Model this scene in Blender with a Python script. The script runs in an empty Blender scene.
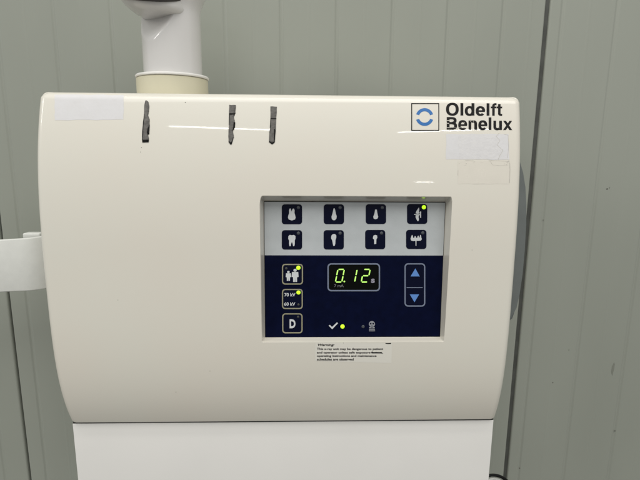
import bpy, bmesh, math, random
import numpy as np
from mathutils import Vector, Matrix
from mathutils.geometry import tessellate_polygon

random.seed(7)
S = bpy.context.scene
C = S.collection

# ------------------------------------------------------------------ camera
F = 485.0                       # focal length in photo pixels (640 wide)
D = 0.390                       # camera to rim plane of the unit, metres
down = np.array([-20.0, 2510.0, 485.0]); down /= np.linalg.norm(down)
rx = np.array([16680.0, 66.0, 485.0]); rx -= rx.dot(down)*down; rx /= np.linalg.norm(rx)
ry = np.cross(rx, -down); ry = -ry if ry[2] < 0 else ry      # world +Y (away from the camera)
W2C = np.array([rx, ry, -down])                              # rows: world axes in image axes (right, down, forward)
CAM = Vector((0.0, -D, 0.0))

def ray(px, py):
    d = W2C @ np.array([px-320.0, py-240.0, F])
    return Vector(d)

def at(px, py, Y):
    d = ray(px, py)
    t = (Y-CAM.y)/d.y
    return CAM + d*t

cam = bpy.data.cameras.new('camera'); co = bpy.data.objects.new('camera', cam); C.objects.link(co)
R = Matrix(((W2C[0][0], -W2C[0][1], -W2C[0][2]),
            (W2C[1][0], -W2C[1][1], -W2C[1][2]),
            (W2C[2][0], -W2C[2][1], -W2C[2][2])))
co.matrix_world = Matrix.Translation(CAM) @ R.to_4x4()
cam.sensor_width = 36.0; cam.lens = F/640*36.0
cam.clip_start = 0.01; cam.clip_end = 100
S.camera = co

# ------------------------------------------------------------------ light
w = bpy.data.worlds.new('World'); S.world = w; w.use_nodes = True
bg = w.node_tree.nodes['Background']
# dim hall: pale upper half, dark floor half
wn = w.node_tree.nodes; wl_ = w.node_tree.links
tc = wn.new('ShaderNodeTexCoord'); sx_ = wn.new('ShaderNodeSeparateXYZ'); cr = wn.new('ShaderNodeValToRGB')
mr = wn.new('ShaderNodeMapRange'); mr.inputs[1].default_value = -1; mr.inputs[2].default_value = 1
wl_.new(tc.outputs['Generated'], sx_.inputs[0]); wl_.new(sx_.outputs[2], mr.inputs[0]); wl_.new(mr.outputs[0], cr.inputs[0]); wl_.new(cr.outputs[0], bg.inputs[0])
cr.color_ramp.elements[0].position = 0.0; cr.color_ramp.elements[0].color = (0.12, 0.12, 0.115, 1)
for p_, c_ in ((0.30, (0.26, 0.26, 0.25, 1)), (0.45, (0.86, 0.86, 0.83, 1))):
    e = cr.color_ramp.elements.new(p_); e.color = c_
e = cr.color_ramp.elements[-1]; e.position = 0.62; e.color = (0.98, 0.985, 0.97, 1)
bg.inputs[1].default_value = 0.60
S.view_settings.view_transform = 'Standard'; S.view_settings.look = 'None'
S.view_settings.exposure = 0.08; S.view_settings.gamma = 1

def lamp(name, loc, target, sx, sy, power, col=(1, 0.985, 0.945)):
    l = bpy.data.lights.new(name, 'AREA'); l.shape = 'RECTANGLE'; l.size = sx; l.size_y = sy
    l.energy = power; l.color = col
    o = bpy.data.objects.new(name, l); C.objects.link(o); o.location = loc
    o.rotation_euler = (Vector(target)-Vector(loc)).to_track_quat('-Z', 'Y').to_euler()
    return o
O0 = (0, 0, -0.05)
lamp('added_fill_lamp', (-0.62, -3.1, 1.35), O0, 0.78, 0.013, 1.3)
lamp('added_fill_lamp', (1.1, -3.3, 1.42), O0, 0.72, 0.012, 1.1)
lamp('added_fill_lamp', (2.3, -9.0, 0.90), O0, 0.34, 0.030, 0.9)
lamp('ceiling_lamp', (0.1, -1.9, 2.3), (0, 0.05, 0), 3.2, 1.8, 54)
lamp('added_fill_lamp', (0.0, -0.75, 2.5), (0, 0, 0), 2.4, 0.12, 12)  # added fill from overhead, brightens the recess ledge and top rim
lamp('added_fill_lamp', (-3.4, -1.9, 1.75), O0, 0.08, 1.0, 12)
lamp('added_fill_lamp', (-3.8, -2.7, 2.45), O0, 0.08, 1.0, 12)

# ------------------------------------------------------------------ materials
def srgb(r, g, b):
    f = lambda c: (c/255/12.92) if c/255 <= 0.04045 else ((c/255+0.055)/1.055)**2.4
    return (f(r), f(g), f(b), 1)

def mat(name, col, rough=0.5, metal=0, emit=0, ecol=None, spec=0.5, var=0, vscale=20, bump=0, bscale=300, coat=0, alpha=1, stretch=(1, 1, 1), col2=None, detail=4):
    m = bpy.data.materials.new(name); m.use_nodes = True
    nt = m.node_tree; b = nt.nodes['Principled BSDF']
    b.inputs['Base Color'].default_value = col
    b.inputs['Roughness'].default_value = rough; b.inputs['Metallic'].default_value = metal
    b.inputs['Specular IOR Level'].default_value = spec
    b.inputs['Coat Weight'].default_value = coat; b.inputs['Coat Roughness'].default_value = 0.035
    b.inputs['Alpha'].default_value = alpha
    if emit:
        b.inputs['Emission Color'].default_value = ecol or col; b.inputs['Emission Strength'].default_value = emit
    if var or bump:
        tc = nt.nodes.new('ShaderNodeTexCoord')
        mp = nt.nodes.new('ShaderNodeMapping'); mp.inputs['Scale'].default_value = stretch
        nt.links.new(tc.outputs['Object'], mp.inputs[0])
    if var:
        n = nt.nodes.new('ShaderNodeTexNoise'); n.inputs['Scale'].default_value = vscale; n.inputs['Detail'].default_value = detail
        nt.links.new(mp.outputs[0], n.inputs['Vector'])
        rp = nt.nodes.new('ShaderNodeMapRange'); rp.inputs[1].default_value = .3; rp.inputs[2].default_value = .7
        nt.links.new(n.outputs[0], rp.inputs[0])
        mx = nt.nodes.new('ShaderNodeMix'); mx.data_type = 'RGBA'
        c2 = col2 or tuple(c*(1-var) for c in col[:3])+(1,)
        mx.inputs[6].default_value = col; mx.inputs[7].default_value = c2
        nt.links.new(rp.outputs[0], mx.inputs[0]); nt.links.new(mx.outputs[2], b.inputs['Base Color'])
        r2 = nt.nodes.new('ShaderNodeMapRange'); r2.inputs[3].default_value = rough*0.85; r2.inputs[4].default_value = rough*1.2
        nt.links.new(n.outputs[0], r2.inputs[0]); nt.links.new(r2.outputs[0], b.inputs['Roughness'])
    if bump:
        n = nt.nodes.new('ShaderNodeTexNoise'); n.inputs['Scale'].default_value = bscale; n.inputs['Detail'].default_value = 3
        nt.links.new(mp.outputs[0], n.inputs['Vector'])
        bp = nt.nodes.new('ShaderNodeBump'); bp.inputs['Strength'].default_value = bump; bp.inputs['Distance'].default_value = 0.0005
        nt.links.new(n.outputs[0], bp.inputs['Height']); nt.links.new(bp.outputs[0], b.inputs['Normal'])
    return m

M = {}
M['cream'] = mat('cream_plastic', (0.69, 0.668, 0.59, 1), rough=0.36, coat=0.8, var=1, vscale=8, detail=5, col2=(0.692, 0.648, 0.568, 1), bump=0.06, bscale=90)
M['white'] = mat('white_painted_metal', (0.73, 0.715, 0.685, 1), rough=0.38, var=0.03, vscale=18, bump=0.08, bscale=500)
M['collar'] = mat('aged_ivory_plastic', (0.60, 0.565, 0.42, 1), rough=0.35, var=0.06, vscale=30)
M['arm'] = mat('white_arm_plastic', (0.62, 0.605, 0.59, 1), rough=0.12, var=0.02, vscale=30, coat=0.5)
M['wall'] = mat('grey_green_sheet_metal', (0.302, 0.317, 0.274, 1), rough=0.34, var=1, vscale=5, stretch=(1, 1, .35), detail=6, col2=(0.268, 0.282, 0.242, 1), bump=0.10, bscale=60)
M['gap'] = mat('dark_joint_gap_shade', (0.03, 0.03, 0.027, 1), rough=0.7, var=0.2)  # dark colour for wall joints, and for shade painted into gaps
M['sealant'] = mat('grey_sealant', (0.075, 0.078, 0.068, 1), rough=0.6, var=0.35, vscale=50)
M['speck'] = mat('dark_speck', (0.09, 0.085, 0.075, 1), rough=0.7, var=0.2)
M['dent'] = mat('faded_scuff', (0.20, 0.21, 0.175, 1), rough=0.6, var=0.2, vscale=100)
M['grey'] = mat('grey_plastic', (0.15, 0.165, 0.16, 1), rough=0.4, var=0.1, vscale=60)
M['bracket'] = mat('pale_grey_bracket_paint', (0.68, 0.685, 0.65, 1), rough=0.4, var=0.06, vscale=120, bump=0.1, bscale=500)
M['black'] = mat('black_print', (0.008, 0.008, 0.009, 1), rough=0.45, spec=0.12, var=0.1)
M['worn'] = mat('worn_black_print', (0.006, 0.006, 0.007, 1), rough=0.5, spec=0.12, var=1, vscale=420, col2=(0.02, 0.019, 0.018, 1))
M['darkcap'] = mat('dark_joint_cap', (0.035, 0.031, 0.028, 1), rough=0.4, var=0.2)
M['blue'] = mat('blue_print', (0.012, 0.14, 0.42, 1), rough=0.4, var=0.1, vscale=200)
M['sticker'] = mat('lavender_paper_residue', (0.66, 0.652, 0.66, 1), rough=0.5, var=1, vscale=160, col2=(0.64, 0.63, 0.632, 1), bump=0.15, bscale=400)
M['film'] = mat('clear_glue_film', (0.69, 0.652, 0.575, 1), rough=0.28, var=0.03, vscale=120)
M['residue_edge'] = mat('grimy_glue_edge', (0.56, 0.53, 0.47, 1), rough=0.6, var=0.25, vscale=300)
M['tape'] = mat('dark_grey_tape_foam', (0.095, 0.09, 0.083, 1), rough=0.8, var=1, vscale=350, col2=(0.17, 0.162, 0.15, 1), bump=0.6, bscale=900)
M['tapeblack'] = mat('black_tape_glue', (0.012, 0.012, 0.011, 1), rough=0.6, spec=0.12, var=0.2)
M['warn'] = mat('clear_warning_film', (0.71, 0.688, 0.62, 1), rough=0.3, var=0.02, vscale=100)
M['pgrey'] = mat('pale_grey_membrane', (0.46, 0.485, 0.495, 1), rough=0.3, var=0.05, vscale=120, bump=0.1, bscale=900)
M['navy'] = mat('navy_membrane', (0.002, 0.0038, 0.021, 1), rough=0.3, var=0.3, vscale=160, spec=0.06)
M['navybtn'] = mat('navy_key', (0.002, 0.0035, 0.018, 1), rough=0.32, var=0.2, spec=0.1)
M['icon'] = mat('white_icon_print', (0.60, 0.62, 0.63, 1), rough=0.4, var=0.05)
M['yellowline'] = mat('straw_line_print', (0.30, 0.285, 0.19, 1), rough=0.4, var=0.15, vscale=300)
M['blueline'] = mat('slate_line_print', (0.17, 0.20, 0.28, 1), rough=0.4, var=0.1)
M['tri'] = mat('blue_arrow_print', (0.10, 0.24, 0.58, 1), rough=0.4, var=0.05)
M['screen'] = mat('display_window_black', (0.002, 0.0025, 0.002, 1), rough=0.2, var=0.2, spec=0.08)
M['digit'] = mat('green_digit_light', (0.3, 0.6, 0.1, 1), emit=1.0, ecol=(0.36, 0.70, 0.12, 1))
M['led_on'] = mat('lit_green_lamp', (0.3, 0.6, 0.02, 1), emit=1.0, ecol=(0.52, 0.98, 0.015, 1))
M['led_off'] = mat('unlit_lamp', (0.055, 0.062, 0.075, 1), rough=0.35, var=0.1)
M['led_dim'] = mat('unlit_lamp_brownish', (0.05, 0.05, 0.045, 1), rough=0.35, var=0.1)
M['cable'] = mat('black_cable_sheath', (0.006, 0.006, 0.006, 1), spec=0.15, rough=0.5, var=0.2)
M['plug'] = mat('white_cable_sheath', (0.66, 0.66, 0.62, 1), rough=0.4, var=0.1, vscale=100)

# ------------------------------------------------------------------ helpers
def obj(name, bm, mats, parent=None, smooth=None):
    me = bpy.data.meshes.new(name)
    bmesh.ops.recalc_face_normals(bm, faces=bm.faces) if smooth != 'raw' else None
    bm.to_mesh(me); bm.free()
    for k in (mats if isinstance(mats, (list, tuple)) else [mats]):
        me.materials.append(M[k] if isinstance(k, str) else k)
    o = bpy.data.objects.new(name, me); C.objects.link(o)
    if parent: o.parent = parent; o.matrix_parent_inverse = parent.matrix_world.inverted()
    return o

def shade(o, ang=40):
    me = o.data
    for p in me.polygons: p.use_smooth = True
    bm = bmesh.new(); bm.from_mesh(me)
    a = math.radians(ang)
    for e in bm.edges:
        if len(e.link_faces) == 2 and e.calc_face_angle(0) > a: e.smooth = False
    bm.to_mesh(me); bm.free()
    return o

def empty(name, loc):
    o = bpy.data.objects.new(name, None); C.objects.link(o); o.location = loc
    o.empty_display_size = 0.02
    bpy.context.view_layer.update()
    return o

def tag(o, **k):
    for a, b in k.items(): o[a] = b
    return o

def box(bm, lo, hi, mi=0, bev=0, seg=3):
    r = bmesh.ops.create_cube(bm, size=1)
    c = [(lo[i]+hi[i])/2 for i in range(3)]; s = [hi[i]-lo[i] for i in range(3)]
    for v in r['verts']: v.co = Vector([v.co[i]*s[i]+c[i] for i in range(3)])
    fs = {f for v in r['verts'] for f in v.link_faces}
    for f in fs: f.material_index = mi
    if bev:
        es = {e for v in r['verts'] for e in v.link_edges}
        bmesh.ops.bevel(bm, geom=list(es), offset=bev, segments=seg, affect='EDGES', profile=0.5)

def tube(bm, pts, rad, n=16, mi=0, caps=True):
    rings = []
    for i, p in enumerate(pts):
        p = Vector(p)
        t = (Vector(pts[min(i+1, len(pts)-1)])-Vector(pts[max(i-1, 0)])).normalized()
        a = t.cross(Vector((0.13, 0.9, 0.3))).normalized(); b = t.cross(a)
        r = rad[i] if isinstance(rad, (list, tuple)) else rad
        rings.append([bm.verts.new(p+(a*math.cos(k*2*math.pi/n)+b*math.sin(k*2*math.pi/n))*r) for k in range(n)])
    for r0, r1 in zip(rings, rings[1:]):
        for k in range(n):
            f = bm.faces.new((r0[k], r0[(k+1) % n], r1[(k+1) % n], r1[k])); f.material_index = mi
    if caps:
        bm.faces.new(rings[0]).material_index = mi; bm.faces.new(rings[-1]).material_index = mi

def rrect(x0, y0, x1, y1, r, n=6):
    """rounded rectangle outline in photo px of the sheet it lies on"""
    out = []
    for cx, cy, a0 in ((x1-r, y0+r, -90), (x1-r, y1-r, 0), (x0+r, y1-r, 90), (x0+r, y0+r, 180)):
        for k in range(n+1):
            a = math.radians(a0+90*k/n); out.append((cx+r*math.cos(a), cy+r*math.sin(a)))
    return out

def circ(cx, cy, r, n=20, ry=None):
    return [(cx+r*math.cos(2*math.pi*k/n), cy+(ry or r)*math.sin(2*math.pi*k/n)) for k in range(n)]

# ------------------------------------------------------------------ housing shape
ZT = at(300, 94.2, 0).z; ZB = at(290, 421.5, 0).z      # top and bottom edge of the cream cover
SAG = 0.0135
def bulge(z):
    t = (ZT-z)/(ZT-ZB); t = min(max(t, 0), 1)
    s = 1-(abs(t-.45)/.45)**2.5 if t < .45 else 1-(abs(t-.45)/.55)**4.5
    return -SAG*s
def edge_px(left, py):
    L = [(92, 40.3), (110, 39.2), (130, 38.6), (155, 38.1), (180, 38.2), (220, 41.5), (260, 44.2), (300, 48.6), (340, 53.2), (360, 55.8), (385, 60.5), (405, 66.0), (415, 69.5), (424, 72.2)]
    Rr = [(96, 520.3), (120, 520.2), (150, 519.9), (180, 519.2), (220, 516.8), (260, 514), (300, 510.7), (340, 507.3), (360, 505.3), (385, 502), (405, 498), (415, 495.6), (424, 493.8)]
    T = L if left else Rr
    return float(np.interp(py, [a for a, b in T], [b for a, b in T]))
# side outlines as world X(z), smoothed by a cubic fit
def fit_side(left):
    zs, xs = [], []
    for py in np.linspace(94, 421, 60):
        px = edge_px(left, py)
        p = at(px, py, 0); q = at(px, py, bulge(p.z)*0.8+0.003)
        zs.append(q.z); xs.append(q.x)
    return np.polyfit(zs, xs, 4)
CL, CR = fit_side(True), fit_side(False)
XL = lambda z: float(np.polyval(CL, z)); XR = lambda z: float(np.polyval(CR, z))

# control panel plane: leans back a little at the top
p0 = at(353, 270, -0.0022); TILT = math.radians(3.2)
PN = Vector((0, -math.cos(TILT), math.sin(TILT)*-1.0))   # faces the viewer; bottom edge nearer
PU = Vector((1, 0, 0)); PV = PU.cross(PN); PV = -PV if PV.z < 0 else PV
PN = PV.cross(PU)*-1 if PV.cross(PU).y > 0 else PV.cross(PU)
# make the lower edge nearer to the camera
if (PV.y < 0): pass
PV = Vector((0, math.sin(TILT), math.cos(TILT))); PN = Vector((0, -math.cos(TILT), math.sin(TILT)))
def panel_pt(px, py, h=0.0):
    """point of the panel sheet seen at a photo pixel, then lifted h metres off it"""
    d = ray(px, py); t = (p0-CAM).dot(PN)/d.dot(PN)
    return CAM+d*t+PN*h

a, b, c_, d_ = panel_pt(263.6, 201.6), panel_pt(445.3, 202), panel_pt(265.2, 337.8), panel_pt(440.6, 336.6)
PXL = (a.x+c_.x)/2; PXR = (b.x+d_.x)/2
PVT = ((a-p0).dot(PV)+(b-p0).dot(PV))/2; PVB = ((c_-p0).dot(PV)+(d_-p0).dot(PV))/2
def plane_y(z): return p0.y + (z-p0.z)*math.tan(TILT)
PZT = p0.z+PVT*PV.z; PZB = p0.z+PVB*PV.z
# recess opening on the front surface
fs = lambda px, py: at(px, py, -SAG)
RXL = (fs(260.3, 200).x+fs(261.3, 338).x)/2; RXR = (fs(451.3, 200).x+fs(445.6, 338).x)/2
RZT = fs(350, 196.4).z; RZB = fs(350, 342.3).z
def sd_rr(x, z, x0, x1, z0, z1, r):
    cx, cz = (x0+x1)/2, (z0+z1)/2
    qx = abs(x-cx)-(x1-x0)/2+r; qz = abs(z-cz)-(z1-z0)/2+r
    return math.hypot(max(qx, 0), max(qz, 0))+min(max(qx, qz), 0)-r
WL = (PXL-RXL, RXR-PXR, RZT-PZT, PZB-RZB)
print('recess wall widths', WL, 'panel', PXR-PXL, PZT-PZB, 'unit', XR(0)-XL(0), ZT-ZB)
def front(x, z, recess=True):
    y = bulge(z)
    # rolled rim
    r = 0.0055
    dd = min(x-XL(z), XR(z)-x, ZT-z)
    if dd < r:
        y += r-math.sqrt(max(r*r-(r-max(dd, 0))**2, 0))
    if recess and RXL < x < RXR and RZB < z < RZT:
        # blend 0 at the opening -> 1 at the panel border, per side
        sx = min((x-RXL)/WL[0], (RXR-x)/WL[1]); sz = min((RZT-z)/WL[2], (z-RZB)/WL[3])
        k = -sd_rr(0.5, 0.5, 0, 1, 0, 1, 0)  # dummy
        m = min(sx, sz)
        if sx < 1.2 and sz < 1.2:                       # soften the corners
            m = 1.2-math.hypot(1.2-sx, 1.2-sz) if True else m
        m = min(max(m*1.03, 0), 1)
        e = 0.12
        k = m if m > e else m*m/(2*e)+m/2
        fl = plane_y(z)+0.0006
        y = y*(1-k)+fl*k
    return y

def lines(lo, hi, crit, fine=0.0003, coarse=0.0022, span=0.0012):
    """crit: (a,b) ranges to be sampled finely"""
    out = [lo]; x = lo
    while x < hi-1e-6:
        step = coarse
        for a, b in crit:
            if a-span <= x <= b+span: step = fine
            elif x < a-span: step = min(step, max(a-span-x, fine))
        x = min(x+step, hi); out.append(x)
    return out

# =================================================================== THE WALL
YW = 0.165
wall_zlo, wall_zhi = -1.3, 0.9
top_px = lambda px: at(px, 0, YW)
def xw(px, py): return at(px, py, YW).x
seamL = np.mean([xw(1.5, 238), xw(9.6, 307), xw(15.5, 362), xw(29.5, 478)])
seamR = np.mean([xw(548, 2), xw(539.5, 98), xw(526, 238), xw(517, 358), xw(506.5, 476)])
rib = [xw(p, 2) for p in (52, 109.5, 224, 281, 337, 393, 449, 507)]
pitch = (rib[-1]-rib[0])/8.05
print('seams', seamL, seamR, 'pitch', pitch)
wall = bm = bmesh.new()
box(bm, (-1.6, YW+0.006, wall_zlo), (1.7, YW+0.03, wall_zhi))
wall = tag(obj('wall', bm, 'gap'), kind='structure', label='grey green wall of ribbed metal panels behind the X-ray unit')

def wall_panel(x0, x1, r0, nm='wall_panel', specks=()):
    """sheet with narrow grooves every pitch from r0 and soft steps between them; edges roll back into the joint"""
    prof = []
    g = 0.0031
    def h(x):
        k = (x-r0)/pitch; f = (k-round(k))*pitch
        y = 0.0
        if abs(f) < g: y += 0.0010*(0.5+0.5*math.cos(math.pi*f/g))
        f2 = (k-0.5-round(k-0.5))*pitch
        if abs(f2) < 0.0022: y -= 0.00012*(0.5+0.5*math.cos(math.pi*f2/0.0022))
        k3 = (k-0.5*0.62); 
        de = min(x-x0, x1-x); rr = 0.0022
        if de < rr: y += rr-math.sqrt(max(rr*rr-(rr-de)**2, 0))
        return y
    crit = [(x0, x0+0.002), (x1-0.002, x1)]
    k = math.ceil((x0-r0)/pitch*2)
    while r0+k*pitch/2 < x1:
        c = r0+k*pitch/2; crit.append((c-0.0024, c+0.0024)); k += 1
    xs = lines(x0, x1, crit, 0.0003, 0.006, 0.0013)
    bm = bmesh.new()
    prev = None
    zz = [wall_zlo, -0.6, -0.3, 0, 0.3, wall_zhi]
    back = [(x0, YW+0.0062)]
    cols = [(x, YW+h(x)) for x in xs]
    cols = back+cols+[(x1, YW+0.0062)]
    for (x, y) in cols:
        col = [bm.verts.new((x, y, z)) for z in zz]
        if prev:
            for i in range(len(zz)-1): bm.faces.new((prev[i], col[i], col[i+1], prev[i+1]))
        prev = col
    for (px, py, w_, h_, mi) in specks:
        c = at(px, py, YW-0.00012); n = 9
        s = (D+YW)/F
        vs = [bm.verts.new((c.x+w_*s*math.cos(a)*random.uniform(.6, 1.1), c.y, c.z+h_*s*math.sin(a)*random.uniform(.6, 1.1))) for a in [2*math.pi*k/n for k in range(n)]]
        bm.faces.new(vs).material_index = mi
    o = obj(nm, bm, ['wall', 'speck', 'dent'], wall, smooth='raw')
    # make sure normals face the viewer
    if o.data.polygons[len(o.data.polygons)//2].normal.y > 0: o.data.flip_normals()
    shade(o, 60)
    return o
gw = 0.0023
wall_panel(-1.5, seamL-0.0012, seamL-0.03)
wall_panel(seamL+0.0012, seamR-gw, rib[0])
wall_panel(seamR+gw, 1.6, xw(563.5, 2), specks=[
    (552.8, 382.6, .8, 1.0, 1), (614.8, 431, 1.4, .8, 1), (519.6, 468.2, .8, .7, 1), (569, 350, .8, .8, 2), (607, 189, 1.2, .9, 1), (609.5, 188, .6, 1.4, 2),
    (613, 369, 1.6, 9, 2), (543.5, 220, .7, .8, 2)])
bm = bmesh.new(); box(bm, (seamR-0.0035, YW+0.0022, wall_zlo), (seamR+0.0035, YW+0.0059, wall_zhi)); obj('joint_filler', bm, 'sealant', wall)

# =================================================================== X-RAY CONTROL UNIT
zmid = (ZT+ZB)/2
unit = empty('xray_control_unit', (0.5*(XL(zmid)+XR(zmid)), 0.06, at(290, 480, 0).z-0.12))
tag(unit, label='cream X-ray control box with navy keypad and lit green digits', category='control unit')

# housing -----------------------------------------------------------
BACK = 0.115
bm = bmesh.new()
xs = lines(0, 1, [], 1, 1)
WX = XR(-0.02)-XL(-0.02)
zc = [(ZT-0.006, ZT), (ZB, ZB+0.006), (PZT, RZT), (RZB, PZB)]
zs = lines(ZB, ZT, zc, 0.0003, 0.0018, 0.0006)
xc = [(RXL, PXL), (PXR, RXR)]
inner = lines(RXL-0.004, RXR+0.004, xc, 0.0003, 0.002, 0.0008)
rows = []
RC = 0.0045
for z in zs:
    de = min(ZT-z, z-ZB)
    rc = RC if z > 0.5*(ZT+ZB) else 0.0022
    ins = rc-math.sqrt(max(rc*rc-(rc-de)**2, 0)) if de < rc else 0
    xl, xr = XL(z)+ins, XR(z)-ins
    lft = [xl+0.0075*(k/22)**1.3 for k in range(22)] + [xl+0.0075+(inner[0]-xl-0.0075)*k/60 for k in range(60)]
    rgt = [xr-(0.0075*(k/22)**1.3) for k in range(22)] + [xr-0.0075-(xr-0.0075-inner[-1])*k/24 for k in range(24)]
    row = lft+inner+rgt[::-1]
    vs = []
    for x in row:
        y = bulge(z); r = 0.0055
        dx = min(x-xl, xr-x); dz = ZT-z
        qx = max(r-dx, 0); qz = max(r-dz, 0)
        q = min(math.hypot(qx, qz), r)
        rim = r-math.sqrt(max(r*r-q*q, 0))
        y = front(x, z) if rim == 0 else y+rim
        db = z-ZB; rb = 0.0016
        if db < rb: y += rb-math.sqrt(max(rb*rb-(rb-db)**2, 0))
        vs.append(bm.verts.new((x, y, z)))
    rows.append(vs)
for r0, r1 in zip(rows, rows[1:]):
    for i in range(len(r0)-1): bm.faces.new((r0[i], r0[i+1], r1[i+1], r1[i]))
loop = rows[0]+[r[-1] for r in rows[1:-1]]+rows[-1][::-1]+[r[0] for r in rows[1:-1]][::-1]
bk = [bm.verts.new((v.co.x, BACK, v.co.z)) for v in loop]
n = len(loop)
for i in range(n): bm.faces.new((loop[i], bk[i], bk[(i+1) % n], loop[(i+1) % n]))
bm.faces.new(bk)
housing = shade(obj('housing', bm, 'cream', unit), 50)

# decals that follow the curved front ---------------------------------
def sheet_bm(polys, h=0.0001, step=0.0012, conform=None, edge=True):
    """polys: list of (outline px list, material index[, extra lift]); laid on the housing front"""
    bm = bmesh.new()
    for k, pl in enumerate(polys):
        pts, mi = pl[0], pl[1]; ex = pl[2] if len(pl) > 2 else 0
        w3 = []
        for (px, py) in pts:
            q = at(px, py, -SAG*0.6)
            for _ in range(4): q = at(px, py, front(q.x, q.z, False))
            w3.append(q)
        tri = tessellate_polygon([[Vector((q.x, q.z, 0)) for q in w3]])
        sub = bmesh.new()
        vs = [sub.verts.new((q.x, 0, q.z)) for q in w3]
        for t in tri:
            try: sub.faces.new([vs[i] for i in t])
            except ValueError: pass
        zlo = min(q.z for q in w3); zhi = max(q.z for q in w3)
        z = zlo+step*0.53
        while z < zhi:
            bmesh.ops.bisect_plane(sub, geom=sub.verts[:]+sub.edges[:]+sub.faces[:], plane_co=(0, 0, z), plane_no=(0, 0, 1)); z += step
        mp = {}
        for v in sub.verts: mp[v] = bm.verts.new((v.co.x, front(v.co.x, v.co.z, False)-h-ex, v.co.z))
        for f in sub.faces:
            g = bm.faces.new([mp[v] for v in f.verts]); g.material_index = mi
            g.normal_update()
            if g.normal.y > 0: g.normal_flip()
        sub.free()
    return bm
def decal(name, polys, mats, parent=unit, h=0.0001):
    return shade(obj(name, sheet_bm(polys, h), mats, parent, smooth='raw'), 60)

def rg(x0, y0, s): return lambda L: [(x0+a/s, y0+b/s) for a, b in L]
def ragged(pts, amp=0.3, per=3):
    out = []
    for (a, b) in zip(pts, pts[1:]+pts[:1]):
        for k in range(per):
            t = k/per
            out.append((a[0]+(b[0]-a[0])*t+(random.uniform(-amp, amp) if k else 0), a[1]+(b[1]-a[1])*t+(random.uniform(-amp, amp) if k else 0)))
    return out

# sticker remains top left
o = decal('sticker', [(ragged([(54.6, 94.6), (123.8, 95.0), (123.4, 119.6), (54.8, 120.2)], .35, 10), 0)], ['sticker'], h=0.00008)
o['label'] = 'blank pale lavender sticker at the top left corner'
# dark tape strips
Q = rg(120, 80, 3.556)
strip1 = [(90, 74), (95, 72), (101, 77), (104, 90), (103, 110), (100, 125), (106, 140), (106, 160), (100, 180), (100, 195), (103, 208), (102, 220), (80, 221), (79, 190), (82, 150), (86, 120), (87, 90)]
strip2 = [(389, 88), (412, 89), (411, 104), (411, 118), (405, 130), (409, 150), (409, 165), (402, 180), (405, 203), (397, 228), (392, 228), (386, 220), (386, 190), (388, 160), (388, 120)]
strip3 = [(535, 94), (558, 95), (557, 120), (555, 150), (553, 190), (551, 220), (541, 227), (530, 219), (531, 190), (534, 165), (535, 130)]
o = decal('tape_residue', [(ragged(Q(strip1), .2, 3), 0), (Q([(79, 212), (103, 212), (102, 221), (80, 222)]), 1, .00004), (Q([(99, 170), (106, 160), (104, 192), (99, 195), (96, 185)]), 1, .00004), (Q([(80, 190), (83, 150), (86, 120), (88, 120), (84, 160), (82, 212), (79, 212)]), 1, .00004)], ['tape', 'tapeblack'], h=0.0004)
sl_ = o.modifiers.new('thick', 'SOLIDIFY'); sl_.thickness = 0.00034; sl_.offset = -1
o['label'] = 'leftmost dark strip of torn tape, narrow at its top'
o = decal('tape_residue', [(ragged(Q(strip2), .2, 3), 0), (Q([(388, 118), (410, 118), (405, 130), (404, 123), (391, 124), (389, 160), (387, 160)]), 1, .00004), (Q([(404, 150), (410, 150), (409, 168), (401, 182), (403, 165)]), 1, .00004), (Q([(386, 215), (395, 222), (405, 203), (397, 229), (392, 229)]), 1, .00004)], ['tape', 'tapeblack'], h=0.0004)
sl_ = o.modifiers.new('thick', 'SOLIDIFY'); sl_.thickness = 0.00034; sl_.offset = -1
o['label'] = 'middle dark strip of torn tape with ragged right edge'
o = decal('tape_residue', [(ragged(Q(strip3), .2, 3), 0), (Q([(535, 135), (556, 136), (556, 139), (537, 139), (535, 170), (533, 170)]), 1, .00004), (Q([(530, 215), (541, 223), (551, 216), (550, 222), (541, 229), (530, 221)]), 1, .00004), (Q([(548, 175), (554, 172), (551, 215), (548, 215)]), 1, .00004)], ['tape', 'tapeblack'], h=0.0004)
sl_ = o.modifiers.new('thick', 'SOLIDIFY'); sl_.thickness = 0.00034; sl_.offset = -1
o['label'] = 'rightmost dark strip of torn tape, straight sided'
# glue remains under the name
P2 = rg(390, 85, 4.0)
rag = ragged([(446.2, 134), (508.5, 134), (509.5, 159.6), (446, 159.4)], .4, 8)
crack = [(437, 192), (424, 205), (440, 222), (428, 240), (452, 262), (440, 280), (433, 297)]
def stroke(pts, w):
    L = []; Rr = []
    for i, p in enumerate(pts):
        a = pts[max(i-1, 0)]; b = pts[min(i+1, len(pts)-1)]
        dx, dy = b[0]-a[0], b[1]-a[1]; m = math.hypot(dx, dy) or 1
        ww = w[i] if isinstance(w, (list, tuple)) else w
        nx, ny = -dy/m*ww/2, dx/m*ww/2
        L.append((p[0]+nx, p[1]+ny)); Rr.append((p[0]-nx, p[1]-ny))
    return L+Rr[::-1]
inner_patch = ragged(P2([(272, 205), (290, 196), (330, 194), (400, 200), (437, 196), (426, 206), (440, 222), (428, 240), (452, 262), (436, 298), (350, 298), (276, 296)]), .5, 3)
o = decal('sticker', [(rag, 0), (inner_patch, 1, .00003), (stroke(P2(crack), .35), 2, .00006), (stroke(P2([(456, 198), (472, 200), (474, 250), (470, 292)]), .3), 2, .00006)],
          ['sticker', mat('lavender_residue_worn', (0.625, 0.613, 0.615, 1), rough=0.55, var=1, vscale=240, col2=(0.66, 0.648, 0.645, 1), bump=0.3, bscale=500), 'residue_edge'], h=0.00008)
o['label'] = 'torn lavender sticker remains with a zigzag crack, below the lettering'
eg = []
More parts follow.
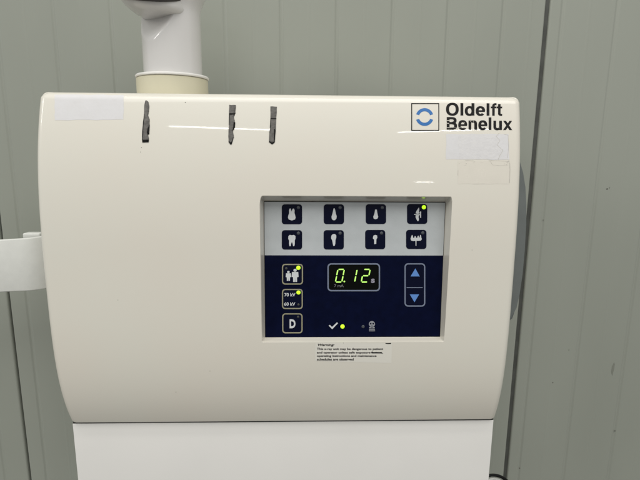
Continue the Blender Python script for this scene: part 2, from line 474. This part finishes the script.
for pts, w_ in (([(272, 340), (271, 362)], .25), ([(300, 302), (335, 304)], .3), ([(400, 302), (478, 306)], .3), ([(330, 396), (380, 395)], .22), ([(478, 310), (480, 340), (478, 392)], .4), ([(395, 300), (410, 320), (470, 322), (476, 300)], .25)):
    L = P2(pts); eg.append((stroke(ragged(L, .35, 2)[:len(L)*2-1], w_), 1, .00004))
for k in range(16):
    c = (random.uniform(459, 510), random.uniform(161, 166)); eg.append((ragged(circ(c[0], c[1], random.uniform(.2, .55), 5), .1, 1), 1, .00005))
o = decal('glue_residue', [(ragged([(458, 161), (509.6, 161), (509, 184), (458.2, 184)], .4, 8), 0)]+eg, ['film', 'residue_edge'], h=0.00007)

# logo -----------------------------------------------------------------
L3 = rg(390, 85, 4.0)
def frame_polys(x0, y0, x1, y1, t):
    return [[(x0, y0), (x1, y0), (x1, y0+t), (x0, y0+t)], [(x0, y1-t), (x1, y1-t), (x1, y1), (x0, y1)], [(x0, y0+t), (x0+t, y0+t), (x0+t, y1-t), (x0, y1-t)], [(x1-t, y0+t), (x1, y0+t), (x1, y1-t), (x1-t, y1-t)]]
lg = [(p, 0) for p in frame_polys(411.2, 103.1, 439.2, 130.8, 0.95)]
cx, cy = 424.6, 117.0
def arcband(cx, cy, r0, r1, a0, a1, n=24, sy=1.0):
    A = [math.radians(a0+(a1-a0)*k/n) for k in range(n+1)]
    return [(cx+r1*math.cos(a), cy+sy*r1*math.sin(a)) for a in A]+[(cx+r0*math.cos(a), cy+sy*r0*math.sin(a)) for a in A[::-1]]
lg += [(arcband(cx, cy, 5.7, 8.9, 198, 342), 1), (arcband(cx, cy, 5.7, 8.9, 18, 162), 1)]
decal('logo', lg, ['worn', 'blue'])['label'] = 'square black outlined emblem holding a split blue ring'

# lettering: bold grotesque glyphs drawn as overlapping strokes (units: cap height 100, y up)
def bow(cx, cy, rx_, ry_, a0, a1, n=20, p=2.3):
    out = []
    for k in range(n+1):
        a = math.radians(a0+(a1-a0)*k/n); c, s = math.cos(a), math.sin(a)
        out.append((cx+rx_*math.copysign(abs(c)**(2/p), c), cy+ry_*math.copysign(abs(s)**(2/p), s)))
    return out
def band(o, i): return o+i[::-1]
def rect(x0, y0, x1, y1): return [(x0, y0), (x1, y0), (x1, y1), (x0, y1)]
SW = 19.5
def ring(cx, cy, RX, RY, rx_, ry_, a0=0, a1=360, n=40): return band(bow(cx, cy, RX, RY, a0, a1, n), bow(cx, cy, rx_, ry_, a0, a1, n))
G = {
 'O': (108, [ring(54, 50, 49, 52.5, 25.5, 34, -90, 90), ring(54, 50, 49, 52.5, 25.5, 34, 90, 270)]),
 'l': (39, [rect(8.5, 0, 30.5, 100)]),
 'd': (85, [rect(55, 0, 77.5, 100), ring(40, 37, 37, 39.5, 14.5, 22, 0, 180), ring(40, 37, 37, 39.5, 14.5, 22, 180, 360)]),
 'e': (78, [ring(39, 37, 36.5, 39.5, 14, 22.5, 0, 180), ring(39, 37, 36.5, 39.5, 14, 22.5, 180, 318), rect(13, 30, 74, 43.5)]),
 'f': (46, [rect(13, 0, 32.5, 82), rect(2, 60, 45, 74), band(bow(41, 80, 28, 21, 180, 92, 10), bow(41, 80, 8.5, 5, 180, 92, 10)), rect(40, 85, 46, 101)]),
 't': (46, [rect(12, 12, 31.5, 94), rect(1.5, 60, 44, 74), band(bow(39, 17, 27, 18, 180, 268, 10), bow(39, 17, 7.5, 2.5, 180, 268, 10)), rect(37.5, -1, 44, 14.5)]),
 'B': (100, [rect(9, 0, 32, 100), rect(25, 0, 55, 18), rect(25, 82, 55, 100), rect(25, 43, 55, 61),
             band(bow(54, 29.8, 39, 30, -90, 90, 20), bow(54, 29.8, 15.5, 12, -90, 90, 20)), band(bow(52, 72.5, 37, 27.5, -90, 90, 20), bow(52, 72.5, 14, 9.8, -90, 90, 20))]),
 'n': (85, [rect(8, 0, 30, 74), rect(55, 0, 77.5, 48), band(bow(47, 47, 30.5, 29, 0, 125, 14), bow(45, 46, 10.5, 12.5, 0, 150, 14))]),
 'u': (85, [rect(55, 0, 77.5, 74), rect(8, 26, 30, 74), band(bow(38.5, 27, 30.5, 29, 180, 305, 14), bow(40.5, 28, 10.5, 12.5, 180, 330, 14))]),
 'x': (78, [[(2, 74), (25, 74), (76, 0), (53, 0)], [(53.5, 74), (75, 74), (24, 0), (1, 0)]]),
}
def word(txt, x0, x1, ybase, cap, tilt=0.0):
    tot = sum(G[c][0] for c in txt); sx = (x1-x0)/(tot-12); sy = cap/100.0
    out = []; x = -5; k = 0
    for ch in txt:
        w_, pcs = G[ch]
        for j, pc in enumerate(pcs):
            out.append(([(x0+(x+a)*sx, ybase+tilt*(x+a)*sx-b*sy) for a, b in pc], 0, 0.000012*j))
        x += w_
    return out
lt = word('Oldelft', 446.0, 501.5, 115.4, 12.4, 0.006)+word('Benelux', 446.2, 511.6, 129.6, 12.6, 0.008)
decal('lettering', lt, ['worn'])['label'] = 'bold black two-line name Oldelft Benelux'
# scuffs over the worn second word
sc = []
for k in range(11):
    x = random.uniform(447, 474); y = random.uniform(119, 130)
    sc.append((ragged(circ(x, y, random.uniform(.25, .6), 6, random.uniform(.2, .5)), .15, 1), 0))
for (x0_, x1_, y_, w_) in ((446.5, 453.5, 120.2, .55), (446, 465, 127.6, .3), (446.2, 449, 123, .5)):
    sc.append((ragged([(x0_, y_), (x1_, y_+.2), (x1_, y_+.2+w_), (x0_, y_+w_)], .14, 7), 0))
decal('print_wear', sc, [M['film']], h=0.00022)

# text helper ------------------------------------------------------------
def text_polys(txt, bold=0.0, shear=0.0):
    cu = bpy.data.curves.new('t', 'FONT'); cu.body = txt; cu.offset = bold; cu.resolution_u = 3; cu.shear = shear
    ob = bpy.data.objects.new('t', cu); C.objects.link(ob)
    dg = bpy.context.evaluated_depsgraph_get(); dg.update()
    me = bpy.data.meshes.new_from_object(ob.evaluated_get(dg))
    vs = [(v.co.x, v.co.y) for v in me.vertices]; pl = [tuple(p.vertices) for p in me.polygons]
    bpy.data.objects.remove(ob); bpy.data.curves.remove(cu); bpy.data.meshes.remove(me)
    return vs, pl
def text_fit(txt, x0, x1, y0, y1, bold=0.0, shear=0.0):
    """polygons in photo px filling the box"""
    vs, pl = text_polys(txt, bold, shear)
    ax = min(v[0] for v in vs); bx = max(v[0] for v in vs); ay = min(v[1] for v in vs); by = max(v[1] for v in vs)
    f = lambda v: (x0+(v[0]-ax)/(bx-ax)*(x1-x0), y1-(v[1]-ay)/(by-ay)*(y1-y0))
    return [[f(vs[i]) for i in p] for p in pl]

# warning label ------------------------------------------------------------
W = rg(300, 335, 5.333)
wl = [(W([(82, 42), (490, 44), (488, 150), (80, 138)]), 0)]
for txt, box_ in (("Warning:", (95, 184, 46, 62)), ("This x-ray unit may be dangerous to patient", (90, 443, 68, 83)), ("and operator unless safe exposure factors,", (90, 442, 87, 102)),
                  ("operating instructions and maintenance", (90, 408, 105, 120)), ("schedules are observed", (90, 286, 123, 136))):
    sl = 0.004
    for p in text_fit(txt, 300+box_[0]/5.333, 300+box_[1]/5.333, 335+box_[2]/5.333, 335+box_[3]/5.333, bold=0.028 if txt != 'Warning:' else .03, shear=0.25 if txt == 'Warning:' else 0):
        wl.append((p, 1, 0.00008))
wl.append((W([(455, 42), (466, 43), (484, 42), (486, 47), (470, 48), (456, 46)]), 1, 0.0001))
wl.append((W([(377, 91), (435, 93), (440, 96), (430, 98), (380, 96)]), 1, 0.0001))
decal('warning_label', wl, ['warn', 'black'], h=0.00006)['label'] = 'clear film label with five lines of small black warning text'

# small marks on the cream cover
for (x, y, r) in ((185.3, 102.3, .5), (141.5, 147.5, .4), (140.5, 152, .35), (343.5, 343, .3), (118, 300, .3), (210, 371, .3), (472, 250, .3), (176, 392, .35)):
    decal('dirt_speck', [(ragged(circ(x, y, r, 6), .12, 1), 0)], ['speck'])

# lower white cover -------------------------------------------------------
def rounded_slab(bm, x0, x1, y0, y1, z0, z1, r=0.003):
    box(bm, (x0, y0, z0), (x1, y1, z1), bev=r, seg=4)
lz = ZB-0.0024
lx0 = (at(72.4, 430, 0.002).x+at(76.8, 478, 0.002).x)/2; lx1 = (at(493.4, 430, 0.002).x+at(489.6, 478, 0.002).x)/2
bm = bmesh.new(); rounded_slab(bm, lx0, lx1, 0.0032, BACK-0.004, lz-0.17, lz, 0.0007)
o = shade(obj('lower_cover', bm, 'white', unit), 40); o['label'] = 'plain white lower cover under the cream cover'
bm = bmesh.new(); box(bm, (lx0+0.0005, 0.0036, lz-0.002), (lx1-0.0005, BACK-0.01, ZB+0.004)); obj('gap_shade_strip', bm, 'gap', unit)  # added dark strip, stands in for the shade between the two covers

# grey bulging grip behind the right side
g = [(512.5, 148), (517, 152), (520, 162), (523.2, 173), (525.4, 187), (526.4, 205), (526.2, 225), (524.8, 250), (522.5, 275), (519.5, 295), (516.5, 308), (513, 319), (505, 325), (500, 300), (500, 170)]
bm = bmesh.new()
GY0, GY1 = 0.035, 0.075
f0 = [bm.verts.new(at(x, y, GY0)) for x, y in g]
f1 = [bm.verts.new(Vector((v.co.x, GY1, v.co.z))) for v in f0]
fr = bm.faces.new(f0); bm.faces.new(f1[::-1])
for i in range(len(g)): bm.faces.new((f0[i], f1[i], f1[(i+1) % len(g)], f0[(i+1) % len(g)]))
bmesh.ops.bevel(bm, geom=[e for e in fr.edges], offset=0.0022, segments=4, affect='EDGES', profile=.5)
o = shade(obj('side_grip', bm, 'grey', unit), 35); o['label'] = 'dark grey curved edge behind the right side'

# collar on top ------------------------------------------------------------
AY = 0.052
def lathe(bm, cx, cy, prof, n=72, mi=0):
    rings = [[bm.verts.new((cx+r*math.cos(2*math.pi*k/n), cy+r*math.sin(2*math.pi*k/n), z)) for k in range(n)] for r, z in prof]
    for a, b in zip(rings, rings[1:]):
        for k in range(n): bm.faces.new((a[k], a[(k+1) % n], b[(k+1) % n], b[k])).material_index = mi
    bm.faces.new(rings[0]); bm.faces.new(rings[-1])
cxm = at(172.8, 84, AY).x; ppx = (D+AY)/F/math.cos(math.radians(8))*1.0
rcol = (at(208, 84, AY).x-at(138, 84, AY).x)/2*0.992
zc0 = ZT-0.001; zc1 = at(173, 74.6, AY-rcol).z
bm = bmesh.new(); lathe(bm, cxm, AY, [(rcol, zc0-0.01), (rcol, zc1-0.0008), (rcol-0.0008, zc1)])
shade(obj('collar', bm, 'collar', unit), 40)['label'] = 'yellowed cream collar on top'

# =================================================================== CONTROL PANEL
def to_world(pts, h): return [panel_pt(x, y, h) for x, y in pts]
def plate(bm, pts, h0, h1, mi=0, side=None):
    """prism standing on the panel sheet: outline in photo px, from height h0 to h1; top face tessellated"""
    top = to_world(pts, 0); n = len(pts)
    T = [bm.verts.new(p+PN*h1) for p in top]; B = [bm.verts.new(p+PN*h0) for p in top]
    for t in tessellate_polygon([[Vector((p.dot(PU), p.dot(PV), 0)) for p in top]]):
        if len(set(t)) < 3: continue
        f = bm.faces.new([T[i] for i in t]); f.material_index = mi
        f.normal_update()
        if f.normal.dot(PN) < 0: f.normal_flip()
    for i in range(n):
        f = bm.faces.new((T[i], T[(i+1) % n], B[(i+1) % n], B[i])); f.material_index = side if side is not None else mi
def ringplate(bm, outer, inner, h0, h1, mi=0):
    n = len(outer)
    for i in range(n):
        j = (i+1) % n
        q = to_world([outer[i], outer[j], inner[j], inner[i]], h1)
        vs = [bm.verts.new(p) for p in q]; f = bm.faces.new(vs); f.material_index = mi
        f.normal_update()
        if f.normal.dot(PN) < 0: f.normal_flip()
        for a, b in ((0, 1), (2, 3)):
            lo = [vs[a], vs[b], bm.verts.new(q[b]-PN*(h1-h0)), bm.verts.new(q[a]-PN*(h1-h0))]
            bm.faces.new(lo).material_index = mi

def wpx(p):
    """photo px of a world point"""
    d = np.array(p-CAM); c = W2C.T @ d
    return (320+F*c[0]/c[2], 240+F*c[1]/c[2])
def on_panel(x, v): return wpx(Vector((x, p0.y, p0.z))*0+p0+PU*(x-p0.x)+PV*v)
bm = bmesh.new()
vsplit = (panel_pt(353, 255.4)-p0).dot(PV)
g1 = 0.0004
A = [on_panel(PXL+g1, PVT-g1), on_panel(PXR-g1, PVT-g1), on_panel(PXR-g1, vsplit), on_panel(PXL+g1, vsplit)]
Bq = [on_panel(PXL+g1, vsplit), on_panel(PXR-g1, vsplit), on_panel(PXR-g1, PVB+g1), on_panel(PXL+g1, PVB+g1)]
plate(bm, A, -0.0012, 0, 0, 2); plate(bm, Bq, -0.0012, 0, 1, 2)  # sheet sides coloured dark as shade of the gap
panel = obj('control_panel', bm, ['pgrey', 'navy', 'gap'], unit, smooth='raw')
panel['label'] = 'recessed keypad, pale grey above and navy below'
# dark strip painting the shade of the gap round the sheet
bm = bmesh.new()
e_ = 0.0007
ringplate(bm, [on_panel(PXL-e_*.3, PVT+e_*.3), on_panel(PXR+e_*.3, PVT+e_*.3), on_panel(PXR+e_*.3, PVB-e_*.3), on_panel(PXL-e_*.3, PVB-e_*.3)],
          [on_panel(PXL+g1*1.6, PVT-g1*1.6), on_panel(PXR-g1*1.6, PVT-g1*1.6), on_panel(PXR-g1*1.6, PVB+g1*1.6), on_panel(PXL+g1*1.6, PVB+g1*1.6)], -0.0012, -0.0003)
obj('panel_gap_shade', bm, 'gap', panel, smooth='raw')

H1 = 0.00025
def button(x0, y0, x1, y1, polys, label, border=None, r=3.0, icon='icon', body='navybtn', dark=()):
    bm = bmesh.new()
    plate(bm, rrect(x0, y0, x1, y1, r), 0, H1, 0)
    if border:
        t = 1.15
        ringplate(bm, rrect(x0, y0, x1, y1, r), rrect(x0+t, y0+t, x1-t, y1-t, r-t*0.8), H1-.00005, H1+0.0001, 2)
    for p in polys: plate(bm, p, H1, H1+0.00008, 1)
    for p in dark: plate(bm, p, H1, H1+0.00014, 0)
    o = obj('button', bm, [body, icon, border or body], panel, smooth='raw'); o['label'] = label
    return o
def led(x, y, r, on, dim=False):
    bm = bmesh.new()
    r *= 0.92 if on else 1.0; c = panel_pt(x, y, 0); rr = (panel_pt(x+r, y)-c).length; n = 20; rings = []
    for q, h in ((1, H1-0.0001), (1, H1+.0001), (0.75, H1+0.0003), (0.35, H1+0.0004)):
        rings.append([bm.verts.new(c+PN*h+(PU*math.cos(2*math.pi*k/n)+PV*math.sin(2*math.pi*k/n))*rr*q) for k in range(n)])
    for a, b in zip(rings, rings[1:]):
        for k in range(n): bm.faces.new((a[k], a[(k+1) % n], b[(k+1) % n], b[k]))
    bm.faces.new(rings[-1])
    o = obj('indicator_light', bm, 'led_on' if on else ('led_dim' if dim else 'led_off'), panel)
    for p in o.data.polygons: p.use_smooth = True
    if on: o['label'] = 'lit yellow green light'
    return o
r2 = rg(270, 198, 7.11); r3 = rg(350, 198, 7.11)
ic = {
 'a': [r2([(133, 152), (128, 138), (131, 122), (136, 108), (135, 90), (139, 76), (146, 74), (150, 84), (154, 97), (158, 84), (163, 75), (171, 76), (175, 88), (174, 105), (178, 120), (182, 138), (178, 152), (165, 156), (156, 160), (145, 156)])],
 'b': [r2([(452, 74), (460, 74), (464, 90), (468, 112), (474, 130), (472, 146), (462, 157), (450, 158), (440, 150), (437, 134), (443, 114), (448, 92)])],
 'c': [r3([(178, 82), (190, 82), (193, 100), (196, 118), (200, 134), (194, 147), (180, 151), (168, 146), (165, 132), (172, 116), (176, 98)])],
 'd': [r3([(472, 92), (490, 66), (492, 84), (490, 98), (496, 106), (482, 112), (466, 108)]), r3([(455, 114), (496, 112), (496, 119), (455, 119)]), r3([(497, 97), (505, 95), (505, 141), (498, 140)]), r3([(466, 121), (494, 121), (486, 134), (490, 150), (486, 164), (479, 164), (472, 150), (466, 138)])],
 'e': [r2([(131, 272), (140, 262), (155, 265), (170, 262), (181, 270), (181, 288), (176, 302), (176, 325), (173, 341), (165, 343), (161, 325), (156, 311), (150, 325), (147, 342), (139, 342), (135, 325), (136, 302), (130, 290)])],
 'f': [r2([(440, 262), (450, 256), (462, 256), (471, 266), (471, 282), (465, 300), (464, 325), (459, 340), (450, 340), (446, 322), (442, 300), (434, 285), (436, 270)])],
 'g': [r3([(166, 268), (178, 262), (192, 266), (194, 280), (187, 294), (186, 326), (172, 328), (171, 296), (162, 286)])],
 'h': [r3([(430, 290), (434, 276), (440, 262), (446, 268), (448, 283), (456, 283), (460, 270), (466, 272), (470, 283), (478, 283), (480, 270), (488, 268), (490, 283), (496, 278), (498, 262), (504, 264), (506, 280), (510, 292), (504, 302), (490, 304), (470, 304), (450, 306), (434, 302)]), r3([(465, 304), (472, 304), (471, 340), (466, 340)])],
}
B1 = dict(r=2.9)
button(281.8, 204.3, 302.1, 224.2, ic['a'], 'key showing an upper molar', **B1)
button(323.7, 204.3, 344.0, 224.1, ic['b'], 'key showing an upper canine', **B1)
button(365.7, 204.2, 386.0, 224.0, ic['c'], 'key showing an upper incisor', **B1)
button(407.0, 204.0, 427.2, 223.9, ic['d'], 'key showing two biting teeth, its light lit', **B1)
button(281.8, 230.1, 302.1, 249.5, ic['e'], 'key showing a lower molar', **B1)
button(323.6, 230.1, 343.8, 249.4, ic['f'], 'key showing a lower canine', **B1)
button(365.1, 229.9, 385.2, 249.1, ic['g'], 'key showing a lower incisor', **B1)
button(406.1, 229.8, 426.4, 248.9, ic['h'], 'key showing a row of teeth on a stem', **B1)
for x, y in ((298.4, 207.6), (340.1, 207.6), (382.3, 207.6), (298.4, 233.2), (340.1, 233.2), (381.5, 233.1), (422.7, 232.9)): led(x, y, 1.7, False)
led(423.8, 207.2, 2.25, True)
# person key: two figures
def fig(cx, yt, yb, s):
    h = yb-yt
    return [circ(cx, yt+h*.12, s*.30, 12, h*.115), [(cx-s*.55, yt+h*.25), (cx+s*.55, yt+h*.25), (cx+s*.62, yt+h*.62), (cx+s*.36, yt+h*.64), (cx+s*.34, yb), (cx+s*.04, yb), (cx, yt+h*.68), (cx-s*.04, yb), (cx-s*.34, yb), (cx-s*.36, yt+h*.64), (cx-s*.62, yt+h*.62)]]
button(282.0, 263.8, 303.0, 284.5, fig(288.4, 270.7, 280.8, 4.4)+fig(295.1, 268.6, 281.8, 5.6), 'straw outlined key showing a child and an adult', border='yellowline', r=3.2)
t70 = text_fit('70 kV', 284.4, 295.4, 292.9, 296.4, bold=0.02); t60 = text_fit('60 kV', 284.2, 295.3, 302.2, 305.6, bold=0.02)
button(282.0, 288.8, 302.8, 309.0, t70+t60, 'straw outlined key reading 70 kV and 60 kV', border='yellowline', r=3.2)
button(282.2, 313.2, 302.6, 333.2, text_fit('D', 289.6, 295.5, 319.2, 328.1, bold=0.04), 'straw outlined key reading D', border='yellowline', r=3.2)
led(286.3, 268.4, 1.3, False, True); led(298.4, 267.7, 2.3, True); led(298.5, 292.4, 2.2, True); led(298.5, 304.5, 1.2, False, True); led(298.1, 316.8, 1.2, False, True)
# rocker key with arrows
bm = bmesh.new()
ro = rrect(404.4, 263.2, 425.2, 306.5, 3.6); ri = rrect(405.6, 264.4, 424.0, 305.3, 2.6)
plate(bm, ro, 0, H1, 0); ringplate(bm, ro, ri, H1-.00005, H1+.0001, 1)
plate(bm, [(406.6, 287.1), (422.6, 287.1), (422.5, 287.9), (406.6, 287.9)], H1, H1+.00008, 1)
plate(bm, [(415.3, 268.4), (419.7, 276.3), (410.5, 276.3)], H1, H1+.00008, 2)
plate(bm, [(409.7, 294.3), (419.0, 294.3), (414.4, 302.1)], H1, H1+.00008, 2)
obj('button', bm, ['navybtn', 'blueline', 'tri'], panel, smooth='raw')['label'] = 'tall key with a blue up arrow over a blue down arrow'
# display
bm = bmesh.new()
so = rrect(327.4, 263.2, 380.0, 291.2, 3.8); si = rrect(328.7, 264.5, 378.7, 289.9, 2.8)
plate(bm, so, 0, H1, 0); ringplate(bm, so, si, H1-.00005, H1+.0001, 1)
for p in text_fit('s', 371.0, 374.7, 278.6, 282.9, bold=0.04): plate(bm, p, H1, H1+.00006, 2)
for p in text_fit('7 mA', 334.2, 343.6, 284.3, 287.0, bold=0.0): plate(bm, p, H1, H1+.00006, 3)
obj('display', bm, ['screen', 'blueline', mat('grey_print', (0.28, 0.27, 0.33, 1), rough=.4, var=.05), mat('dim_print', (0.2, 0.2, 0.21, 1), rough=.4, var=.05)], panel, smooth='raw')['label'] = 'black display window with lit green digits 0.12'
# seven segment digits, slanted
def seg_digit(xl, segs, label):
    yt, yb, wd, sl = 269.3, 282.0, 6.4, 2.5
    t = 1.2; g_ = 0.3
    def m(u, v): return (xl+u+sl*(1-v/(yb-yt)), yt+v)
    H = yb-yt
    def hseg(v): return [m(g_+.2, v), m(g_+t*.5, v-t/2), m(wd-g_-t*.5, v-t/2), m(wd-g_-.2, v), m(wd-g_-t*.5, v+t/2), m(g_+t*.5, v+t/2)]
    def vseg(u, a, b): return [m(u, a+g_+.2), m(u+t/2, a+g_+t*.5), m(u+t/2, b-g_-t*.5), m(u, b-g_-.2), m(u-t/2, b-g_-t*.5), m(u-t/2, a+g_+t*.5)]
    D_ = {'a': hseg(0), 'g': hseg(H/2), 'd': hseg(H), 'f': vseg(0, 0, H/2), 'b': vseg(wd, 0, H/2), 'e': vseg(0, H/2, H), 'c': vseg(wd, H/2, H)}
    bm = bmesh.new()
    for s_ in segs: plate(bm, D_[s_], H1, H1+.00008, 0)
    o = obj('digit', bm, ['digit'], panel, smooth='raw'); o['label'] = label; return bm
seg_digit(335.4, 'abcdef', 'lit green digit 0'); seg_digit(348.2, 'bc', 'lit green digit 1'); seg_digit(361.2, 'abged', 'lit green digit 2')
bm = bmesh.new(); plate(bm, circ(344.3, 281.4, .85, 10), H1, H1+.00008); obj('decimal_point', bm, ['digit'], panel, smooth='raw')
# check mark, ready light, exposure icon
bm = bmesh.new()
plate(bm, [(328.6, 325.6), (329.9, 324.9), (332.0, 327.0), (337.0, 322.3), (338.0, 323.2), (332.2, 329.2)], 0, .0001); obj('check_mark', bm, ['icon'], panel, smooth='raw')
led(342.5, 326.4, 2.3, True); led(363.1, 326.5, 1.6, False)
bm = bmesh.new()
plate(bm, circ(371.9, 324.0, 3.1, 14, 3.0), 0, .0001, 0)
plate(bm, [(369.3, 326.9), (374.6, 326.9), (375.0, 331.2), (369.0, 331.2)], 0, .00008, 0)
for p in (circ(370.7, 323.6, .85, 8), circ(373.2, 323.6, .85, 8), circ(371.9, 325.6, .45, 6), [(369.2, 328.3), (374.8, 328.3), (374.8, 328.9), (369.2, 328.9)], [(371.0, 326.6), (373.0, 326.6), (373, 327.3), (371, 327.3)], [(369.2, 329.8), (374.8, 329.8), (374.8, 330.3), (369.2, 330.3)]): plate(bm, p, .0001, .00018, 1)
obj('exposure_symbol', bm, [mat('dim_icon_print', (0.26, 0.27, 0.30, 1), rough=.4, var=.05), 'navy'], panel, smooth='raw')

# =================================================================== SWIVEL ARM
zf0 = zc1+0.0002; zf1 = at(173, 71.4, AY-rcol).z
arm = empty('swivel_arm', (cxm, AY, zf0))
tag(arm, label='glossy white round arm post rising from the yellowed collar', category='arm')
bm = bmesh.new(); lathe(bm, cxm+0.0002, AY, [(rcol, zf0), (rcol+0.0007, zf0+0.0006), (rcol+0.0007, zf1-0.0008), (rcol, zf1)])
shade(obj('flange', bm, 'white', arm), 40)
ra = (at(201, 45, AY).x-at(143.2, 45, AY).x)/2*0.995; cxa = at(172.1, 45, AY).x
YF = AY-ra
zz = lambda py: at(172, py, YF).z
bm = bmesh.new()
az = math.radians(-33); nh = Vector((math.sin(az), -math.cos(az), 0))
ztop = zz(16.2); zbot = zz(38); dtop = ra*0.66
zl = [zf1-0.0005, zf1+0.003, zbot-0.004]; z = zbot-0.003
while z < ztop+0.004: zl.append(z); z += 0.0004
zl += [zz(-14)*(k/8)+(ztop+0.004)*(1-k/8) for k in range(1, 9)]+[zz(-60)]
rings = []; NP = 240
for z in zl:
    fl = ra+0.006*min(max((z-zz(8))/(zz(-14)-zz(8)), 0), 1)**1.7
    d0 = ra-(ra-dtop)*min(max(z-zbot, -1), ztop+0.004-zbot)/(ztop-zbot)
    row = []
    for k in range(NP):
        th = 2*math.pi*k/NP; dx, dy = math.cos(th), math.sin(th)
        c = dx*nh.x+dy*nh.y; r_ = fl
        if c > 0.3:
            rf = d0/c; e = 0.0014; m = min(r_, rf); h_ = max(e-abs(r_-rf), 0)/e
            r_ = m-h_*h_*e*0.25
        row.append(bm.verts.new((cxa+dx*r_, AY+dy*r_, z)))
    rings.append(row)
for a, b in zip(rings, rings[1:]):
    for k in range(NP): bm.faces.new((a[k], a[(k+1) % NP], b[(k+1) % NP], b[k]))
bm.faces.new(rings[0]); bm.faces.new(rings[-1])
shade(obj('post', bm, 'arm', arm), 60)
# knuckle that leans out over the flat, dark cap inside its lip
bm = bmesh.new()
n2 = Vector((math.sin(math.radians(12)), -math.cos(math.radians(12)), 0))
c0 = Vector((cxa, AY, ztop))
def ringat(z_, offn, r_, tilt, n=64):
    ax = (n2*tilt+Vector((0, 0, 1))).normalized(); ux = ax.cross(Vector((0, 1, 0))).normalized(); uy = ax.cross(ux)
    c = c0+nh*(offn*ra)+Vector((0, 0, z_))
    return [bm.verts.new(c+(ux*math.cos(2*math.pi*k/n)+uy*math.sin(2*math.pi*k/n))*r_*ra) for k in range(n)]
def loft(rs, cap0=True, cap1=True):
    n = len(rs[0])
    for a, b in zip(rs, rs[1:]):
        for k in range(n): bm.faces.new((a[k], a[(k+1) % n], b[(k+1) % n], b[k]))
    if cap0: bm.faces.new(rs[0])
    if cap1: bm.faces.new(rs[-1])
loft([ringat(*q) for q in ((0.0005, .05, .60, 0), (0.002, .15, .77, .03), (0.005, .36, .91, .12), (0.009, .56, 1.0, .24), (0.013, .72, 1.02, .34), (0.019, .86, 1.04, .42), (0.06, .9, 1.04, .42))])
shade(obj('knuckle', bm, 'arm', arm), 40)
bm = bmesh.new()
loft([ringat(*q) for q in ((0.0165, .86, 1.0, .40), (0.0160, .86, 1.06, .40), (0.0175, .86, 1.09, .40), (0.035, .88, 1.09, .40), (0.035, .88, 1.0, .40))], False, False)
shade(obj('joint_ring', bm, 'darkcap', arm), 40)

# =================================================================== SIDE BRACKET (left)
BYF = 0.052
bz1 = at(10, 238.8, BYF).z; bz0 = at(10, 291.2, BYF).z
bt = 0.0035
xe = at(44, 262, BYF).x
Rb = 0.026
path = [(xe-0.20, BYF-0.042), (xe-0.12, BYF-0.020), (xe-0.06, BYF-0.005), (xe-0.042, BYF-0.0018)]
ccx, ccy = xe-Rb+0.003, BYF+Rb
for k in range(13):
    a = math.radians(-90+90*k/12); path.append((ccx+Rb*math.cos(a), ccy+Rb*math.sin(a)))
path.append((ccx+Rb, YW-0.0005))
bm = bmesh.new()
def off(i, d):
    a = Vector(path[max(i-1, 0)]); b = Vector(path[min(i+1, len(path)-1)]); t = (b-a).normalized()
    return Vector(path[i])+Vector((-t.y, t.x))*d
cols = []
bz0_, bz1_ = bz0, bz1
for i in range(len(path)):
    o_ = off(i, 0); q_ = off(i, bt); sh = -(xe-o_.x)*0.05+0.001
    bz0 = bz0_+sh*.4; bz1 = bz1_+sh
    cols.append([bm.verts.new((o_.x, o_.y, bz0)), bm.verts.new((o_.x, o_.y, bz1)), bm.verts.new((q_.x, q_.y, bz1)), bm.verts.new((q_.x, q_.y, bz0))])
for a, b in zip(cols, cols[1:]):
    for k in range(4): bm.faces.new((a[k], a[(k+1) % 4], b[(k+1) % 4], b[k]))
bm.faces.new(cols[0]); bm.faces.new(cols[-1])
bz0, bz1 = bz0_, bz1_
bmesh.ops.recalc_face_normals(bm, faces=bm.faces)
bmesh.ops.bevel(bm, geom=[e for e in bm.edges if e.calc_face_angle(0) > 1.2], offset=0.0009, segments=3, affect='EDGES', profile=.5)
brk = empty('wall_bracket', (xe, YW, bz0))
tag(brk, label='pale grey bent metal strap at the left side of the cream box', category='bracket')
shade(obj('strap', bm, 'bracket', brk), 40)
bm = bmesh.new()
ta = at(26, 234, BYF+0.022); tb = at(43, 233, BYF+0.022)
box(bm, (ta.x, BYF+0.016, bz1-0.004), (tb.x, BYF+0.026, at(30, 232.3, BYF+0.022).z), bev=0.0012)
shade(obj('tab', bm, 'bracket', brk), 40)

# =================================================================== CABLES (lower right)
CY = 0.085
pts = [(470, 492), (476, 484), (482, 478.8), (488, 475.8), (494, 475.1), (500, 476.4), (505, 479.2), (509, 483), (512, 489), (513, 500), (512, 530)]
def smooth_path(P, Y, n=5):
    out = []
    for i in range(len(P)-1):
        a, b, c, d = [Vector(P[min(max(j, 0), len(P)-1)]) for j in (i-1, i, i+1, i+2)]
        for k in range(n):
            t = k/n
            q = 0.5*((2*b)+(c-a)*t+(2*a-5*b+4*c-d)*t*t+(3*b-a-3*c+d)*t**3); out.append(at(q.x, q.y, Y))
    out.append(at(P[-1][0], P[-1][1], Y)); return out
bm = bmesh.new(); tube(bm, smooth_path(pts, CY), 0.0016)
for p in (0,): pass
tag(shade(obj('power_cable', bm, 'cable')), label='black cable arching out behind the white lower cover at right', category='cable')
bm = bmesh.new(); tube(bm, smooth_path([(474, 495), (480, 485), (487, 480.2), (493, 478.6), (499, 479.6), (503, 484), (505, 492), (505, 520)], CY+0.002), 0.0017)
tag(shade(obj('white_cable', bm, 'plug')), label='white cable tucked just under the black cable arch', category='cable')
